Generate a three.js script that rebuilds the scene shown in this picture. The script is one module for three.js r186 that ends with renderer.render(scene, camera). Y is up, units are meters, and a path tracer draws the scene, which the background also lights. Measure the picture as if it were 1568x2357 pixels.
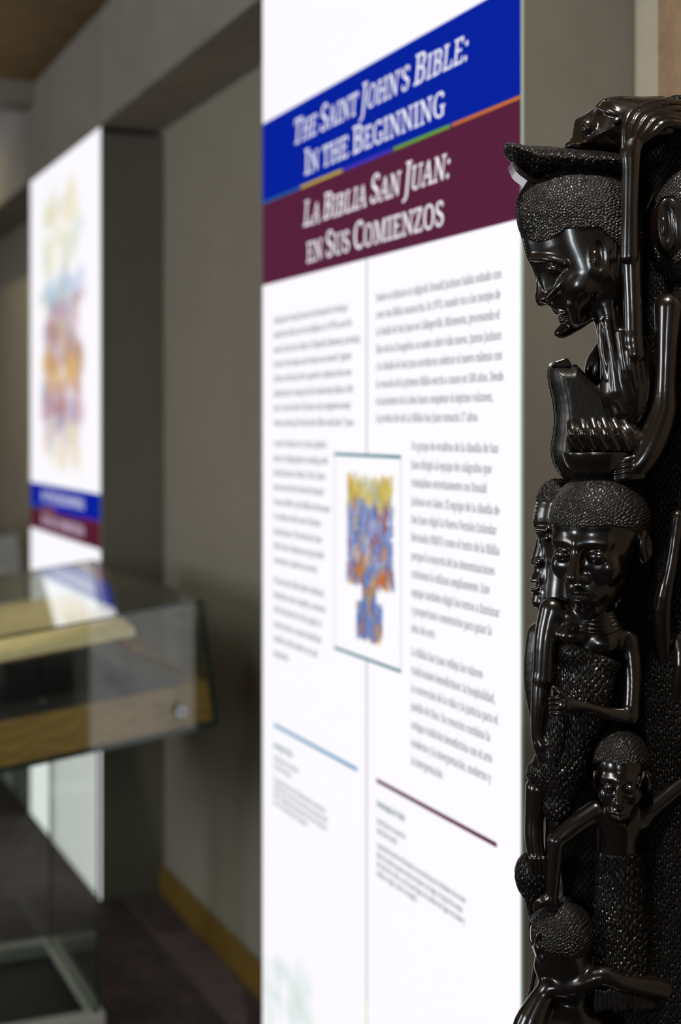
import * as THREE from 'three';
import { RectAreaLightUniformsLib } from 'three/addons/lights/RectAreaLightUniformsLib.js';
import { RoundedBoxGeometry } from 'three/addons/geometries/RoundedBoxGeometry.js';
import { mergeGeometries } from 'three/addons/utils/BufferGeometryUtils.js';

// ------------------------------------------------------------------ camera, light, exposure
// World: +X points into the display wall, -Z runs along it away from the camera, Y is up, metres.
RectAreaLightUniformsLib.init();
const scene = new THREE.Scene();
const YAW = 23.5 * Math.PI / 180, EYE = 1.45, FPX = 3273;
const camera = new THREE.PerspectiveCamera(2 * Math.atan(1178.5 / FPX) * 180 / Math.PI, 1568 / 2357, 0.05, 60);
camera.position.set(0, EYE, 0);
camera.rotation.order = 'YXZ';
camera.rotation.set(0, -YAW, 0);
camera.setViewOffset(1568, 2357, 0, 198, 1568, 2357);
camera.focus = 1.58;
camera.userData.fStop = 2.8;
scene.add(camera);
const renderer = new THREE.WebGLRenderer({ antialias: true });
renderer.toneMapping = THREE.LinearToneMapping;
renderer.toneMappingExposure = 1.0;
renderer.shadowMap.enabled = true;
scene.background = new THREE.Color().setRGB(2.0, 2.3, 2.7);

function areaLight(name, pos, target, w, h, rgb, intensity) {
  const l = new THREE.RectAreaLight(new THREE.Color().setRGB(...rgb), intensity, w, h);
  l.name = name; l.position.set(...pos); l.lookAt(...target); scene.add(l);
  return l;
}
// daylight through the three windows in the left wall, one of them behind the camera
areaLight('window_daylight', [-3.47, 1.75, -1.35], [3, 1.75, -1.35], 0.9, 1.3, [0.97, 0.98, 1.0], 13.5);
areaLight('window_daylight_far', [-3.47, 1.75, -4.35], [3, 1.75, -4.35], 0.9, 1.3, [1.0, 0.96, 0.92], 6.5);
areaLight('window_daylight_near', [-3.47, 1.75, 3.6], [3, 1.75, 3.6], 0.9, 1.3, [0.88, 0.95, 1.0], 18);

// ------------------------------------------------------------------ helpers
const taken = {};
function numbered(name) {
  if (!(name in taken)) { taken[name] = 0; return name; }
  return name + '_' + String(++taken[name]).padStart(3, '0');
}
function shade(o) { o.traverse((c) => { if (c.isMesh) { c.castShadow = true; c.receiveShadow = true; } }); return o; }
function mesh(name, geo, mat, parent) {
  const m = new THREE.Mesh(geo, mat);
  m.name = parent && parent !== scene ? name : numbered(name);
  m.castShadow = m.receiveShadow = true;
  (parent || scene).add(m);
  return m;
}
function tag(o, label, category, group) { o.userData.label = label; o.userData.category = category; if (group) o.userData.group = group; return o; }
function structure(o, label, category) { o.userData.kind = 'structure'; tag(o, label, category); return o; }
function group(name, pos = [0, 0, 0]) { const g = new THREE.Group(); g.name = numbered(name); g.position.set(...pos); scene.add(g); return g; }
// box from min/max corners with uv in metres
function boxGeo(x0, x1, y0, y1, z0, z1, bevel = 0) {
  const w = x1 - x0, h = y1 - y0, d = z1 - z0;
  const g = bevel ? new RoundedBoxGeometry(w, h, d, 2, bevel) : new THREE.BoxGeometry(w, h, d);
  g.translate((x0 + x1) / 2, (y0 + y1) / 2, (z0 + z1) / 2);
  const p = g.attributes.position, n = g.attributes.normal, uv = g.attributes.uv;
  for (let i = 0; i < p.count; i++) {
    const ax = Math.abs(n.getX(i)), ay = Math.abs(n.getY(i)), az = Math.abs(n.getZ(i));
    if (ay >= ax && ay >= az) uv.setXY(i, p.getX(i), p.getZ(i));
    else if (ax >= az) uv.setXY(i, p.getZ(i), p.getY(i));
    else uv.setXY(i, p.getX(i), p.getY(i));
  }
  return g;
}
let seed = 7;
const rnd = () => { seed = (seed * 1664525 + 1013904223) >>> 0; return seed / 4294967296; };

// ------------------------------------------------------------------ procedural textures
function vnoise2(size, cells, r) {     // tiling value noise
  const g = new Float32Array(cells * cells).map(() => r());
  const out = new Float32Array(size * size);
  for (let y = 0; y < size; y++) for (let x = 0; x < size; x++) {
    const fx = x / size * cells, fy = y / size * cells, ix = Math.floor(fx), iy = Math.floor(fy);
    let tx = fx - ix, ty = fy - iy; tx = tx * tx * (3 - 2 * tx); ty = ty * ty * (3 - 2 * ty);
    const a = g[iy % cells * cells + ix % cells], b = g[iy % cells * cells + (ix + 1) % cells];
    const c = g[(iy + 1) % cells * cells + ix % cells], d = g[(iy + 1) % cells * cells + (ix + 1) % cells];
    out[y * size + x] = a + (b - a) * tx + (c - a) * ty + (a - b - c + d) * tx * ty;
  }
  return out;
}
function dataTex(size, fn, srgb, repeat) {
  const d = new Uint8Array(size * size * 4);
  for (let y = 0; y < size; y++) for (let x = 0; x < size; x++) {
    const c = fn(x, y), i = (y * size + x) * 4;
    for (let k = 0; k < 3; k++) d[i + k] = Math.max(0, Math.min(255, Math.round(c[k])));
    d[i + 3] = 255;
  }
  const t = new THREE.DataTexture(d, size, size);
  t.magFilter = THREE.LinearFilter; t.wrapS = t.wrapT = THREE.RepeatWrapping; t.repeat.set(repeat, repeat);
  if (srgb) t.colorSpace = THREE.SRGBColorSpace;
  t.needsUpdate = true;
  return t;
}
const nA = vnoise2(256, 8, rnd), nB = vnoise2(256, 32, rnd), nC = vnoise2(256, 128, rnd);
const at = (n, x, y) => n[(y & 255) * 256 + (x & 255)];
const plasterBump = dataTex(256, (x, y) => { const v = 255 * (0.3 * at(nA, x, y) + 0.3 * at(nB, x, y) + 0.4 * at(nC, x, y)); return [v, v, v]; }, false, 3);
function mottled(rgb, amount, repeat) {
  return dataTex(256, (x, y) => { const v = 1 + amount * ((at(nA, x, y) - 0.5) + 0.7 * (at(nB, x, y) - 0.5) + 0.5 * (at(nC, x, y) - 0.5)); return rgb.map((c) => c * v); }, true, repeat);
}
const carpetTex = dataTex(256, (x, y) => {
  const tile = ((x >> 6) * 7 + (y >> 6) * 13) % 5, v = 0.72 + 0.5 * at(nC, x, y) + 0.22 * (at(nB, x, y) - 0.5) + 0.05 * (tile - 2);
  return [62 * v, 52 * v, 54 * v];
}, true, 0.5);
const carpetBump = dataTex(256, (x, y) => { const v = 255 * (0.6 * at(nC, x, y) + 0.4 * rnd()); return [v, v, v]; }, false, 4);
const woodTex = dataTex(256, (x, y) => {
  const w = at(nA, x, y >> 1) * 3 + y / 256 * 18, g = 0.5 + 0.5 * Math.sin(w * 6.283), f = at(nC, x >> 4, y) ;
  const v = 0.86 + 0.12 * g + 0.14 * (f - 0.5);
  return [138 * v, 106 * v, 40 * v];
}, true, 2);

function cellTex(size, cx, cy, jitter, shape) {       // tiling cells: nearest two points of a jittered grid
  const r = (() => { let q = 99; return () => { q = (q * 1664525 + 1013904223) >>> 0; return q / 4294967296; }; })();
  const pts = Array.from({ length: cx * cy }, (_, i) => [(i % cx) + 0.5 + (r() - 0.5) * jitter, Math.floor(i / cx) + ((i % cx) % 2 ? 0.5 : 0) + 0.25 + (r() - 0.5) * jitter, r()]);
  return dataTex(size, (x, y) => {
    const fx = x / size * cx, fy = y / size * cy, ix = Math.floor(fx), iy = Math.floor(fy); let a = 9, c = 9, t = 0;
    for (let v = -2; v <= 2; v++) for (let u = -2; u <= 2; u++) {
      const p = pts[((iy + v + cy) % cy) * cx + (ix + u + cx) % cx], ox = Math.floor((ix + u) / cx) * cx, oy = Math.floor((iy + v) / cy) * cy;
      const d = Math.hypot(p[0] + ox - fx, p[1] + oy - fy); if (d < a) { c = a; a = d; t = p[2]; } else if (d < c) c = d;
    }
    const h = 255 * shape(a, c - a, t); return [h, h, h];
  }, false, 1);
}
const hatchTex = cellTex(512, 24, 10, 0.55, (a, e, t) => Math.min(1, e / 0.42) * (0.62 + 0.38 * t));
const curlTex = cellTex(512, 26, 26, 0.8, (a, e, t) => Math.min(1, e / 0.5) * (0.55 + 0.45 * t));
// ------------------------------------------------------------------ materials
const std = (o) => new THREE.MeshStandardMaterial(o);
const M = {
  wall: std({ map: mottled([146, 140, 127], 0.03, 0.7), roughness: 0.9, bumpMap: plasterBump, bumpScale: 0.0006 }),
  fascia: std({ map: mottled([144, 138, 130], 0.06, 0.8), roughness: 0.92, bumpMap: plasterBump, bumpScale: 0.0012 }),
  strip: std({ map: mottled([160, 153, 139], 0.05, 0.7), roughness: 0.85 }),
  fabric: std({ map: mottled([128, 106, 84], 0.1, 6), roughness: 0.95, bumpMap: carpetBump, bumpScale: 0.0004 }),
  ceiling: std({ map: mottled([118, 96, 62], 0.12, 0.6), roughness: 0.95 }),
  carpet: std({ map: carpetTex, roughness: 1, bumpMap: carpetBump, bumpScale: 0.002 }),
  litCarpet: std({ map: mottled([92, 78, 82], 0.2, 4), roughness: 1, bumpMap: carpetBump, bumpScale: 0.002 }),
  wood: std({ map: woodTex, roughness: 0.45 }),
  housing: std({ map: mottled([112, 108, 100], 0.04, 1), roughness: 0.6 }),
  black: std({ color: 0x0b0b0b, roughness: 0.7 }),
  metal: std({ color: 0xb9bab6, roughness: 0.38, metalness: 0.65 }),
  rail: std({ color: 0xa6a79f, roughness: 0.5, metalness: 0.15 }),
  chrome: std({ color: 0x8a8c8c, roughness: 0.2, metalness: 1 }),
  deck: std({ map: mottled([58, 56, 55], 0.1, 4), roughness: 0.8 }),
  dark: std({ color: 0x17191b, roughness: 0.8 }),
  glass: new THREE.MeshPhysicalMaterial({ color: 0xf8fbf8, transmission: 1, thickness: 0, roughness: 0, ior: 1.5 }),
  acrylic: new THREE.MeshPhysicalMaterial({ color: 0xf4f6f6, transmission: 1, thickness: 0, roughness: 0.03, ior: 1.49 }),
  glassEdge: new THREE.MeshPhysicalMaterial({ color: 0x0c2a1f, roughness: 0.15, clearcoat: 0.6 }),
  acrylicEdge: std({ color: 0xa9bcae, roughness: 0.3 }),
  paper: std({ map: mottled([226, 208, 164], 0.06, 5), roughness: 0.9 }),
  leather: std({ color: 0x4a2f26, roughness: 0.6 }),
  white: std({ color: 0xd9d6cf, roughness: 0.8 }),
  ebony: new THREE.MeshPhysicalMaterial({ color: new THREE.Color().setRGB(0.0060, 0.0036, 0.0026), roughness: 0.24, clearcoat: 0.7, clearcoatRoughness: 0.1 }),
  ebonyHair: new THREE.MeshPhysicalMaterial({ color: new THREE.Color().setRGB(0.0065, 0.0050, 0.0042), roughness: 0.42, bumpMap: curlTex, bumpScale: 0.0018 }),
  ebonyCloth: new THREE.MeshPhysicalMaterial({ color: new THREE.Color().setRGB(0.0065, 0.0050, 0.0042), roughness: 0.34, bumpMap: hatchTex, bumpScale: 0.0026 }),
  ebonyRough: new THREE.MeshPhysicalMaterial({ color: new THREE.Color().setRGB(0.0065, 0.0050, 0.0042), roughness: 0.36, clearcoat: 0.1, clearcoatRoughness: 0.3 }),
  ebonyShaded: new THREE.MeshPhysicalMaterial({ color: new THREE.Color().setRGB(0.0055, 0.0042, 0.0036), roughness: 0.55, specularIntensity: 0.3, bumpMap: hatchTex, bumpScale: 0.003 }),  // trunk ebony: less sheen and darker tone stand in for shade between figures
};

// ------------------------------------------------------------------ room shell
const FACE = 1.056, BACK = 1.256, SOFFIT = 2.367, CEIL = 2.72;
const ROOM = { x0: -3.6, z0: -9.5, z1: 6.2 };
structure(mesh('floor', boxGeo(ROOM.x0 - 0.2, BACK + 0.2, -0.12, 0, ROOM.z0 - 0.2, ROOM.z1 + 0.2), M.carpet), 'dark purple brown carpet floor', 'floor');
const litCarpet = mesh('lit_carpet_edge', boxGeo(1.125, BACK - 0.017, 0, 0.006, -4.255, -2.855), M.litCarpet, scene.getObjectByName('floor'));  // carpet edge along the recess, light falling on it painted as a paler strip
structure(mesh('wall_right', boxGeo(BACK, BACK + 0.2, 0, CEIL + 0.5, ROOM.z0, ROOM.z1), M.wall), 'taupe plaster wall at the back of the display recesses', 'wall');
{
  const w = structure(group('wall_left'), 'plain wall with three windows facing the displays', 'wall');
  const x0 = ROOM.x0 - 0.2, x1 = ROOM.x0;
  for (const [y0, y1, z0, z1] of [[0, 0.95, ROOM.z0, ROOM.z1], [2.55, 3.3, ROOM.z0, ROOM.z1], [0.95, 2.55, ROOM.z0, -4.85], [0.95, 2.55, -3.85, -1.85], [0.95, 2.55, -0.85, 3.1], [0.95, 2.55, 4.1, ROOM.z1]]) mesh('wall_section', boxGeo(x0, x1, y0, y1, z0, z1), M.wall, w);
  structure(mesh('wall_rear', boxGeo(ROOM.x0, BACK, 0, 3.3, ROOM.z1, ROOM.z1 + 0.2), M.wall), 'plain wall at the near end of the gallery', 'wall');
  structure(mesh('wall_far', boxGeo(ROOM.x0, BACK, 0, 3.3, ROOM.z0 - 0.2, ROOM.z0), M.wall), 'far end wall of the gallery', 'wall');
  const win = (name, label, along, c, span, fixed) => {
    const g = structure(group(name), label, 'window'), t = 0.05;
    const put = (n, a0, a1, y0, y1, d, mat) => mesh(n, along === 'z' ? boxGeo(fixed - d, fixed + d, y0, y1, a0, a1) : boxGeo(a0, a1, y0, y1, fixed - d, fixed + d), mat, g);
    const a0 = c - span / 2, a1 = c + span / 2;
    put('frame_rail', a0, a1, 0.95, 1.0, 0.04, M.white); put('frame_rail', a0, a1, 2.5, 2.55, 0.04, M.white);
    const n = Math.max(1, Math.round(span / 0.75));
    for (let i = 0; i <= n; i++) { const a = a0 + (a1 - a0 - t) * i / n; put('frame_post', a, a + t, 1.0, 2.5, 0.04, M.white); }
    for (let i = 0; i < n; i++) put('pane', a0 + t + (a1 - a0 - t) * i / n, a0 + (a1 - a0 - t) * (i + 1) / n, 1.0, 2.5, 0.003, M.glass);
  };
  win('window_1', 'white framed window in the left wall across from the text panel', 'z', -1.35, 1.0, ROOM.x0 - 0.1);
  win('window_3', 'white framed window in the left wall across from the picture panel', 'z', -4.35, 1.0, ROOM.x0 - 0.1);
  win('window_2', 'white framed window in the left wall near the plain end wall', 'z', 3.6, 1.0, ROOM.x0 - 0.1);
}
structure(mesh('ceiling', boxGeo(ROOM.x0 - 0.2, BACK, CEIL, CEIL + 0.15, -5.42, ROOM.z1 + 0.2), M.ceiling), 'brown painted ceiling', 'ceiling');
structure(mesh('ceiling_raised', boxGeo(ROOM.x0 - 0.2, BACK, 3.15, 3.3, ROOM.z0, -5.42), M.ceiling), 'raised brown ceiling past the beam', 'ceiling');
structure(mesh('trim_2', boxGeo(ROOM.x0, FACE - 0.002, 2.64, CEIL, -5.42, -5.26), M.fascia), 'grey beam dropping below the brown ceiling', 'beam');
{ // flush fascia above the light boxes, in separate panels with open joints
  const f = structure(group('trim_1'), 'grey plaster fascia running above the light boxes', 'fascia');
  const cuts = [-9.5, -7.9, -6.75, -5.78, -5.335, -4.29, -2.852, -1.775, -0.36, 0.72, 2.6, 6.19];
  for (let i = 0; i < cuts.length - 1; i++) mesh('fascia_panel', boxGeo(FACE, BACK - 0.001, SOFFIT, i < 4 ? 3.15 : CEIL - 0.001, cuts[i] + 0.007, cuts[i + 1] - 0.007, 0.004), M.fascia, f);
}
{
  const b = structure(group('baseboard_right'), 'honey coloured wooden baseboard along the recess wall', 'baseboard');
  for (const [z0, z1] of [[-6.74, -5.345], [-4.255, -2.856], [-1.765, -0.37]]) mesh('baseboard_length', boxGeo(BACK - 0.016, BACK - 0.001, 0, 0.09, z0, z1, 0.004), M.wood, b);
}
// pale strip and brown fabric board on the recess wall behind the carving
structure(mesh('trim_3', boxGeo(BACK - 0.006, BACK - 0.0005, 0.09, SOFFIT - 0.001, -1.765, -0.37), M.strip), 'pale painted board lining the near recess', 'board');
tag(mesh('fabric_board', boxGeo(BACK - 0.02, BACK - 0.0065, 0.6, SOFFIT - 0.03, -1.697, -0.42, 0.002), M.fabric), 'brown fabric pinboard on the pale recess wall behind the carving', 'pinboard');

// ------------------------------------------------------------------ printed light boxes
const PW = 1.07, PH = SOFFIT;                      // metres
const TW = 928, TH = 2048;
function printedTexture(draw) {
  const c = document.createElement('canvas'); c.width = TW; c.height = TH;
  const g = c.getContext('2d');
  const sx = TW / PW, sy = TH / PH;
  g.fillStyle = '#ffffff'; g.fillRect(0, 0, TW, TH);
  // u = metres from the left edge, h = metres above the floor
  const rect = (u0, u1, h0, h1, col) => { g.fillStyle = col; g.fillRect(u0 * sx, TH - h1 * sy, (u1 - u0) * sx, (h1 - h0) * sy); };
  const text = (s, u0, u1, h, size, font, col) => {   // a line of print stretched to its measured width
    g.save(); g.translate(u0 * sx, TH - h * sy); g.font = font.replace('SIZE', size * sy); g.fillStyle = col; g.textBaseline = 'alphabetic';
    const w = g.measureText(s).width, k = u1 ? (u1 - u0) * sx / w : sx / sy;
    g.scale(k, 1); g.fillText(s, 0, 0); g.restore();
  };
  // small capitals: first letters larger, slanted by shear when asked
  const caps = (s, u0, u1, h, big, small, slant, col) => {
    let w = 0; const runs = [];
    const words = s.split(' ');
    words.forEach((wd, i) => { const [lead, lower] = wd.startsWith('_') ? ['', wd.slice(1)] : [wd[0], wd.slice(1)]; if (lead) runs.push([lead, big]); runs.push([lower + (i < words.length - 1 ? ' ' : ''), small]); });
    const font = (z) => `${z * sy * 1.38}px serif`;
    for (const [t, z] of runs) { g.font = font(z); w += g.measureText(t).width; }
    g.save(); g.transform((u1 - u0) * sx / w, 0, -slant, 1, u0 * sx, TH - h * sy); g.fillStyle = col; g.strokeStyle = col; g.lineWidth = 0.5;
    let x = 0;
    for (const [t, z] of runs) { g.font = font(z); g.fillText(t, x, 0); g.strokeText(t, x, 0); x += g.measureText(t).width; }
    g.restore();
  };
  draw({ g, sx, sy, rect, text, caps });
  const t = new THREE.CanvasTexture(c); t.colorSpace = THREE.SRGBColorSpace; t.anisotropy = 8;
  return t;
}
const BLUE = '#00209c', MAROON = '#561f3a', INK = '#2b3b43';
function blots(g, sx, sy, list) { // soft watercolour patches
  for (const [u, h, ru, rh, col, a] of list) {
    g.save(); g.translate(u * sx, TH - h * sy); g.scale(ru * sx, rh * sy); g.globalAlpha = a;
    const gr = g.createRadialGradient(0, 0, 0.1, 0, 0, 1); gr.addColorStop(0, col); gr.addColorStop(1, col + '00'); g.fillStyle = gr;
    g.beginPath(); g.arc(0, 0, 1, 0, 7); g.fill(); g.restore();
  }
}
const titleTex = printedTexture(({ g, sx, sy, rect, text, caps }) => {
  rect(0, PW, 1.928, 2.097, BLUE); rect(0, PW, 1.752, 1.928, MAROON);
  ['#1f5f9c', '#c9b23a', '#4338b8', '#6aa334', '#c46f33'].forEach((c, i) => rect(i * 0.214 + (i ? 0.004 : 0), i === 4 ? PW : i * 0.214 + 0.212, 1.9255, 1.9315, c));
  caps("The Saint John's Bible:".replace(/[a-z]+/g, (m) => m.toUpperCase()), 0.177, 0.912, 2.02, 0.050, 0.040, 0.2, '#ffffff');
  caps('IN _THE BEGINNING', 0.237, 0.836, 1.949, 0.050, 0.040, 0.03, '#ffffff');
  caps('La BIBLIA SAN JUAN:'.replace(/[a-z]+/g, (m) => m.toUpperCase()), 0.230, 0.852, 1.847, 0.050, 0.040, 0.2, '#ffffff');
  caps('_EN SUS COMIENZOS', 0.249, 0.833, 1.774, 0.050, 0.040, 0.03, '#ffffff');
  rect(0.533, 0.5375, 1.399, 1.752, '#a2a2a8'); rect(0.533, 0.5375, 0.42, 1.032, '#a2a2a8'); rect(0.533, 0.5375, 0, 0.42, '#c6cf80');
  // small print
  const F = 'SIZEpx serif', P = 0.0305, Z = 0.0195;
  const para = (lines, u0, umax, h0, widths, col = INK) => lines.forEach((s, i) => text(s, u0, u0 + (umax - u0) * widths[i], h0 - i * P, Z, F, col));
  para(['Desde su infancia el calígrafo Donald Jackson había soñado con', 'crear una Biblia manuscrita. En 1970, cuando vio a los monjes de', 'la Abadía de San Juan en Collegeville, Minnesota, procesando el',
    'libro de los Evangelios, su sueño cobró vida nueva. Juntos Jackson', 'y la Abadía de San Juan acordaron celebrar el nuevo milenio con', 'la creación de la primera Biblia escrita a mano en 500 años. Desde',
    'el nacimiento de la idea hasta completar el séptimo volumen,', 'la producción de La Biblia San Juan tomaría 17 años.'], 0.575, 1.022, 1.672, [0.985, 0.98, 0.975, 0.985, 0.99, 1, 0.93, 0.83]);
  para(['Un grupo de eruditos de la Abadía de San', 'Juan dirigió al equipo de calígrafos que', 'trabajaban estrechamente con Donald', 'Jackson en Gales. El equipo de la Abadía de', 'San Juan eligió la Nueva Versión Estándar',
    'Revisada (NRSV) como el texto de la Biblia', 'porque la mayoría de las denominaciones', 'cristianas la utilizan ampliamente. Este', 'equipo también eligió los textos a iluminar', 'y proporcionó comentarios para guiar la', 'obra de arte.'], 0.715, 1.01, 1.411, [0.99, 0.92, 0.87, 1, 0.97, 1, 0.95, 0.9, 1, 0.92, 0.3]);
  para(['La Biblia San Juan refleja los valores', 'tradicionales benedictinos: la hospitalidad,', 'la conversión de la vida y la justicia para el', 'pueblo de Dios. Su creación combina la', 'antigua tradición benedictina con el arte', 'moderno y la interpretación, moderno y', 'la interpretación.'], 0.715, 1.005, 1.067, [0.84, 0.97, 1, 0.92, 0.94, 0.93, 0.4]);
  para(['Calligrapher Donald Jackson had dreamed of creating a', 'handwritten Bible since his childhood. In 1970 he saw the', "monks of Saint John's Abbey in Collegeville, Minnesota, processing", 'the book of the Gospels and his dream was renewed. Together',
    "Jackson and Saint John's agreed to celebrate the new", 'millennium by creating the first handwritten Bible in 500', 'years. From the birth of the idea to the completed seventh', 'volume, producing The Saint John\'s Bible would take 17 years.'], 0.065, 0.504, 1.666, [0.88, 0.92, 1, 0.92, 0.92, 0.93, 0.91, 0.95]);
  para(["A team of scholars at St. John's guided a", 'team of calligraphers working with', 'Donald Jackson in Wales. The St. John\'s', 'team chose the New Revised Standard', 'Version (NRSV) as the Bible text because', 'it is widely used by most Christian', 'denominations. This team also chose', 'which texts to illuminate and provided', 'comments to guide the artwork.'], 0.065, 0.367, 1.409, [0.95, 0.97, 0.93, 0.9, 1, 0.85, 0.87, 0.9, 0.8]);
  para(["The Saint John's Bible reflects traditional", 'Benedictine values: hospitality, conversion', 'of life and justice for God\'s people. Its', 'creation marries an ancient Benedictine', 'tradition with modern art and', 'interpretation.'], 0.065, 0.345, 1.123, [0.97, 1, 0.93, 0.93, 0.86, 0.32]);
  rect(0.068, 0.494, 0.8215, 0.8285, '#5f97bb'); rect(0.577, 1.002, 0.8215, 0.8285, '#5a2a40');
  const small = (s, u0, u1, h, b) => text(s, u0, u1, h, b ? 0.016 : 0.0135, (b ? 'bold ' : '') + 'SIZEpx serif', b ? '#143c44' : '#33484f');
  small('Genealogy of Christ', 0.065, 0.175, 0.778, true); small('Donald Jackson with contributions', 0.065, 0.205, 0.752); small('by Sally Mae Joseph', 0.065, 0.165, 0.735);
  ['The genealogy of Jesus Christ is illuminated with a menorah that', 'links Christianity to its Jewish roots and the names appear in both', 'Hebrew and English along the branches of the tree of life that', 'rises at the opening of the gospel'].forEach((s, i) => small(s, 0.065, [0.345, 0.355, 0.35, 0.25][i], 0.708 - i * 0.0165));
  small('Genealogía de Cristo', 0.577, 0.69, 0.78, true); small('Donald Jackson con aportes de', 0.577, 0.692, 0.75); small('Sally Mae Joseph', 0.577, 0.66, 0.733);
  ['La genealogía de Jesucristo está iluminada con una menorá que une al cristianismo con sus raíces', 'judías; los nombres aparecen escritos en hebreo y en inglés a lo largo de las ramas', 'del árbol de la vida, y en la base figura el nombre de Agar en árabe y', 'también en inglés, al abrir el evangelio'].forEach((s, i) => small(s, 0.577, [0.905, 0.895, 0.903, 0.735][i], 0.707 - i * 0.0165));
  // framed colour plate: loose abstract patches in the plate's colours
  rect(0.388, 0.676, 1.030, 1.401, '#9fa9ad'); rect(0.390, 0.674, 1.033, 1.398, '#ffffff');
  rect(0.388, 0.676, 1.3955, 1.401, '#4f8087'); rect(0.388, 0.676, 1.030, 1.0355, '#4f8087');
  let s = 11; const r = () => { s = (s * 1103515245 + 12345) & 0x7fffffff; return s / 0x7fffffff; };
  const half = (h) => h > 1.2 ? 0.094 : h > 1.17 ? 0.098 : h > 1.125 ? 0.024 : 0.05;
  for (let i = 0; i < 1500; i++) {
    const h = 1.075 + r() * 0.275, w = half(h), u = 0.546 + (r() * 2 - 1) * w;
    const pal = h > 1.31 ? ['#d9c45e', '#c9ad4c', '#9aa69a', '#ece0a0', '#b7bfae'] : h > 1.2 ? ['#5b78b8', '#8096cc', '#9dabd4', '#b5563c', '#4a66aa', '#a9b6dc', '#d8c47a'] : ['#4668b2', '#6d8bc8', '#c46038', '#d9a84c', '#8496c8', '#5878ba'];
    g.globalAlpha = 0.45; rect(u - 0.004 - r() * 0.005, u + 0.004 + r() * 0.005, h - 0.006 - r() * 0.008, h + 0.006 + r() * 0.012, pal[Math.floor(r() * pal.length)]);
  }
  g.globalAlpha = 1;
  blots(g, sx, sy, [[0.50, 1.19, 0.028, 0.016, '#d97a20', 0.9], [0.60, 1.18, 0.03, 0.018, '#d5651c', 0.9], [0.546, 1.145, 0.014, 0.028, '#b39a68', 0.9], [0.47, 1.34, 0.03, 0.03, '#caa42c', 0.6], [0.61, 1.33, 0.03, 0.03, '#cdb040', 0.6]]);
  // pale green wash printed in the lower left corner
  for (let i = 0; i < 60; i++) blots(g, sx, sy, [[r() * 0.27, 0.02 + r() * 0.33, 0.02 + r() * 0.05, 0.01 + r() * 0.05, ['#bfd9cd', '#cfe3d8', '#d9e8da'][i % 3], 0.35]]);
});
const artTex = printedTexture(({ g, sx, sy, rect, text, caps }) => {
  rect(0, PW, 1.155, 1.242, BLUE); rect(0, PW, 1.073, 1.155, '#541a2e');
  ['#1f5f9c', '#c9943a', '#4338b8', '#4338b8', '#7a2a5a'].forEach((c, i) => rect(i * 0.214, (i + 1) * 0.214, 1.152, 1.158, c));
  caps('IN THE BEGINNING', 0.2, 0.86, 1.183, 0.036, 0.032, 0.02, '#ffffff'); caps('EN SUS COMIENZOS', 0.2, 0.86, 1.097, 0.036, 0.032, 0.02, '#ecdcf0');
  let s = 5; const r = () => { s = (s * 1103515245 + 12345) & 0x7fffffff; return s / 0x7fffffff; };
  const rows = [[2.2, ['#e9e2b4', '#cfe0cf', '#f1e3bb']], [2.05, ['#f3e8b8', '#c8dcd6', '#d9e4c8']], [1.92, ['#a9d0d8', '#8fa6cf', '#f0e2b0']], [1.82, ['#b98a92', '#a8868f', '#9aa6c0']], [1.72, ['#b48a80', '#c9a05a', '#a07f8a']], [1.62, ['#cf9a3c', '#b98a70', '#e0c078']], [1.53, ['#a87f9c', '#7fa6d6', '#c08a86']], [1.46, ['#8fb4e0', '#b06a5c', '#c9c0dc']], [1.4, ['#f0dcc8', '#e8e8b8', '#efcfc4']]];
  for (const [h, pal] of rows) for (let i = 0; i < 26; i++) blots(g, sx, sy, [[0.24 + r() * 0.56, h + (r() - 0.5) * 0.12, 0.05 + r() * 0.09, 0.03 + r() * 0.05, pal[Math.floor(r() * 3)], 0.4]]);
});
function lightBox(name, label, z0, z1, tex, w) {
  const zc = (z0 + z1) / 2, o = tag(group(name, [BACK, 0, zc]), label, 'light box', 'light boxes along the gallery wall');
  const a = -(z1 - z0) / 2, b = -a, D = FACE - BACK;
  mesh('housing', boxGeo(D + 0.005, -0.0015, 0, SOFFIT - 0.019, a + 0.004, b - 0.004, 0.003), M.housing, o);
  const lip = mesh('acrylic_sheet', boxGeo(D + 0.001, D + 0.005, 0.006, SOFFIT - 0.004, a, b), M.acrylicEdge, o);
  const face = new THREE.PlaneGeometry(z1 - z0 - 0.003, SOFFIT - 0.012);
  face.rotateY(-Math.PI / 2); face.translate(D - 0.0002, SOFFIT / 2, 0);
  const m = mesh('printed_light_face', face, new THREE.MeshPhysicalMaterial({ color: 0x484848, map: tex, emissive: 0xfcfaff, emissiveMap: tex, emissiveIntensity: 0.98, roughness: 0.8, specularIntensity: 0.15 }), o);
  areaLight(name + '_glow', [FACE - 0.012, SOFFIT / 2, zc], [-3, SOFFIT / 2, zc], z1 - z0 - 0.02, SOFFIT - 0.04, [0.98, 0.98, 1.0], w);
  return o;
}
lightBox('light_box', 'white backlit text panel headed by blue and maroon title bands beside the carving', -2.846, -1.776, titleTex, 0.15);
lightBox('light_box', 'white backlit panel with a tall colourful picture above narrow title bands', -5.333, -4.263, artTex, 0.15);

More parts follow.
